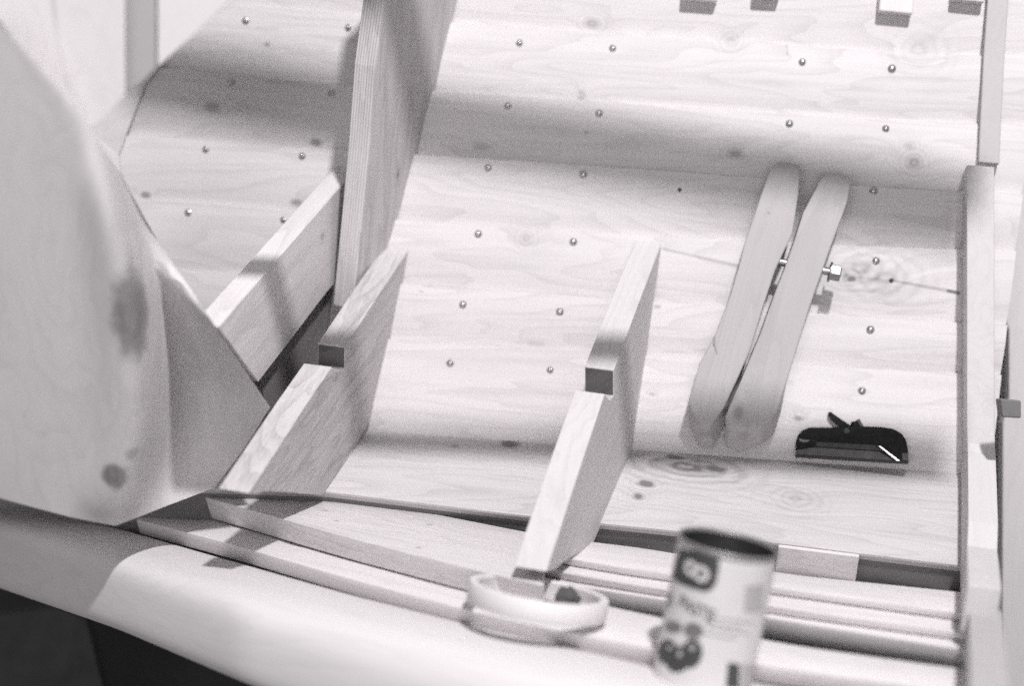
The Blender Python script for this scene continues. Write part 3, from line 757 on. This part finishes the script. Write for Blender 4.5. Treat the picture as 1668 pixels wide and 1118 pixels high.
M_ink = plain('label_ink', (.05, .052, .05), .5, 0, .1, 60); M_ink2 = plain('label_ink_grey', (.17, .165, .168), .5, 0, .25, 60); M_pale = plain('label_pale_print', (.5, .485, .49), .5, 0, .1, 60); M_pg = plain('label_faint_grey', (.40, .385, .392), .5, 0, .1, 60)
def ray_cyl(px, py, r=None):
    r = r or rad; d = ray(px, py); o_ = CAM-ct
    dp = d-axis_d*d.dot(axis_d); q = o_-axis_d*o_.dot(axis_d)
    a = dp.dot(dp); b = 2*dp.dot(q); c = q.dot(q)-r*r; t = (-b-math.sqrt(max(0, b*b-4*a*c)))/(2*a)
    p = CAM+d*t; v = p-ct; h = v.dot(axis_d)
    return math.atan2(v.dot(cu), v.dot(cv_)), h
def decal(name, px, mat, lift=.0004, parent=None):
    th = [ray_cyl(*p) for p in px]
    bm = bmesh.new(); vs = [bm.verts.new((a*rad, h, 0)) for a, h in th]; bm.faces.new(vs)
    bmesh.ops.triangulate(bm, faces=bm.faces); 
    for _ in range(3): bmesh.ops.subdivide_edges(bm, edges=[e for e in bm.edges if e.calc_length() > .004], cuts=1, use_grid_fill=False); bmesh.ops.triangulate(bm, faces=bm.faces)
    for v in bm.verts: v.co = cyl_pt(v.co.x/rad, v.co.y, rad+lift)
    return link(name, finish(bm, wood_attr=False, smooth=True), mat, parent or body)
def circ(cx, cy, rx, ry, n=20, rot=.22): 
    return [(cx+rx*math.cos(t*2*math.pi/n)*math.cos(rot)-ry*math.sin(t*2*math.pi/n)*math.sin(rot), cy+rx*math.cos(t*2*math.pi/n)*math.sin(rot)+ry*math.sin(t*2*math.pi/n)*math.cos(rot)) for t in range(n)]
decal('emblem_shield', [(1108, 893), (1135, 898), (1172, 909), (1171, 930), (1167, 950), (1160, 961), (1150, 965), (1130, 960), (1105, 950), (1096, 940), (1098, 930)], M_ink)
def text_on(txt, px, size, mat, rot=0.0, lift=.0008, sx=1.0, bold=.0):
    th, h = ray_cyl(*px)
    cu_ = bpy.data.curves.new('t', 'FONT'); cu_.body = txt; cu_.size = size; cu_.align_x = 'CENTER'; cu_.align_y = 'CENTER'; cu_.offset = bold
    to = bpy.data.objects.new('t', cu_); COL.objects.link(to); bpy.context.view_layer.update()
    me = bpy.data.meshes.new_from_object(to.evaluated_get(bpy.context.evaluated_depsgraph_get()))
    bpy.data.objects.remove(to); bpy.data.curves.remove(cu_)
    c, s = math.cos(rot), math.sin(rot)
    bm = bmesh.new(); bm.from_mesh(me); bpy.data.meshes.remove(me)
    for v in bm.verts:
        x, y = v.co.x*sx, v.co.y; x, y = x*c-y*s, x*s+y*c
        v.co = cyl_pt(th+x/rad, h-y, rad+lift)
    return link('lettering', finish(bm, wood_attr=False), mat, body)
text_on('8', (1136, 932), .040, M_label, math.pi/2-.12, .0010, .85, .0006)
text_on('D', (1092, 980), .017, M_ink, -.12, .0006, 1, .0002)
text_on('PASTE', (1133, 994), .017, M_ink, -.12, .0006, .85, .0002)
for c, m in (((1098, 1022, 14, 10), M_ink2), ((1130, 1028, 16, 13), M_ink2), ((1087, 1062, 15, 20), M_ink), ((1104, 1075, 20, 22), M_ink), ((1126, 1066, 18, 24), M_ink)):
    decal('berry_print', circ(*c), m, .0004+.0002*random.random())
for c in ((1108, 1066, 4, 6), (1128, 1056, 5, 5), (1092, 1056, 4, 4)): decal('berry_highlight', circ(*c), M_pg, .0009)
for k, (a, b) in enumerate([(1150, 1226), (1146, 1210), (1152, 1222), (1144, 1200)]):
    y = 1003+k*9
    decal('small_print', [(a, y), ((a+b)/2, y+6), (b, y+10), (b, y+12.5), ((a+b)/2, y+8.5), (a, y+2.5)], M_pg, .0005)
decal('side_print', [(1186, 1080), (1205, 1083), (1203, 1122), (1182, 1122)], M_ink, .0005)
decal('side_print', [(1209, 1082), (1232, 1084), (1229, 1122), (1206, 1122)], M_pg, .0005)
decal('side_print', [(1215, 955), (1243, 952), (1240, 996), (1212, 998)], M_pg, .0005)

# ------------------------------------------------------------------ dark shop floor outside the boat
M_ground = plain('dark_shop_floor', (.022, .023, .022), .8, 0, .5, 8)
gb = bmesh.new()
vs = [gb.verts.new(p) for p in ((-6, -4, -.62), (6, -4, -.62), (6, 6, -.62), (-6, 6, -.62))]; gb.faces.new(vs)
o = link('floor', finish(gb, wood_attr=False), M_ground); tag(o, None, None, kind='structure')
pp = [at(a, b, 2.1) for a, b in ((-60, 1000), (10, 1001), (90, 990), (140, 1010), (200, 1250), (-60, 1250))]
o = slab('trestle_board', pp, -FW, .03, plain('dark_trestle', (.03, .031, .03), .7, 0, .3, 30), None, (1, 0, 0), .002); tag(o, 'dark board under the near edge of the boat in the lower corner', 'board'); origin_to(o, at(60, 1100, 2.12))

# ------------------------------------------------------------------ light
W = bpy.data.worlds.new('World'); S.world = W; W.use_nodes = True
bg = W.node_tree.nodes['Background']; bg.inputs[0].default_value = (1.0, .975, .985, 1); bg.inputs[1].default_value = .28
Ldir = V((.10, -.34, .92)).normalized()                        # towards the light
LP = V((.10, 1.75, .40))+Ldir*3.0                               # shop lamp above the boat
sd_ = bpy.data.lights.new('shop_lamp', 'AREA'); sd_.shape = 'DISK'; sd_.size = .15; sd_.energy = 118; sd_.color = (1, .975, .985)
so_ = bpy.data.objects.new('shop_lamp', sd_); COL.objects.link(so_); so_.rotation_mode = 'QUATERNION'; so_.rotation_quaternion = (LP-V((-.2, 1.5, .1))).to_track_quat('Z', 'Y'); so_.location = LP
wl = bpy.data.lights.new('fill_light', 'AREA'); wl.shape = 'RECTANGLE'; wl.size = 2.6; wl.size_y = 1.6; wl.energy = 58; wl.color = (1, .975, .985)  # added fill lamp behind the camera, lifts the faces turned towards it
wo = bpy.data.objects.new('fill_light', wl); COL.objects.link(wo); wo.location = (-.1, -3.0, 2.2)
wo.rotation_mode = 'QUATERNION'; wo.rotation_quaternion = (V((-.1, -3.0, 2.2))-V((-.3, 1.5, .2))).to_track_quat('Z', 'Y')
# unseen battens added above the boat so their soft shade crosses planks and timbers
M_bat = wood('shade_batten_wood')
def batten(a, b, w, dist, label, ext=.25):
    """bar whose shade runs through the surface points a and b"""
    p, q = a+(LP-a).normalized()*dist, b+(LP-b).normalized()*dist
    d = (q-p); p, q = p-d*ext, q+d*ext; d.normalize(); sdn = d.cross(LP-(p+q)/2).normalized()
    rings = [[c+sdn*w/2, c+sdn*w/2+V((0, 0, .02)), c-sdn*w/2+V((0, 0, .02)), c-sdn*w/2] for c in (p, q)]
    o = link('shade_batten', finish(loft(rings), d, sdn, .002), M_bat); tag(o, label, 'batten'); origin_to(o, (p+q)/2); return o
batten(on_h(290, 146), on_h(1500, 350), .058, .8, 'overhead batten whose soft shade crosses the planks', .06)
bq = fp(PL2)(992, 545)+V((0, .045, 0))
batten(bq-V((.50, .08, 0)), bq+V((.44, .07, 0)), .036, .55, 'overhead batten whose shade crosses the notched timbers', 0.0)

S.view_settings.view_transform = 'Standard'; S.view_settings.look = 'None'; S.view_settings.exposure = .06; S.view_settings.gamma = 1
S.cycles.use_denoising = False
S.cycles.use_adaptive_sampling = True; S.cycles.adaptive_threshold = .08; S.cycles.adaptive_min_samples = 16
S.cycles.max_bounces = 8; S.cycles.diffuse_bounces = 5
S.render.film_transparent = False
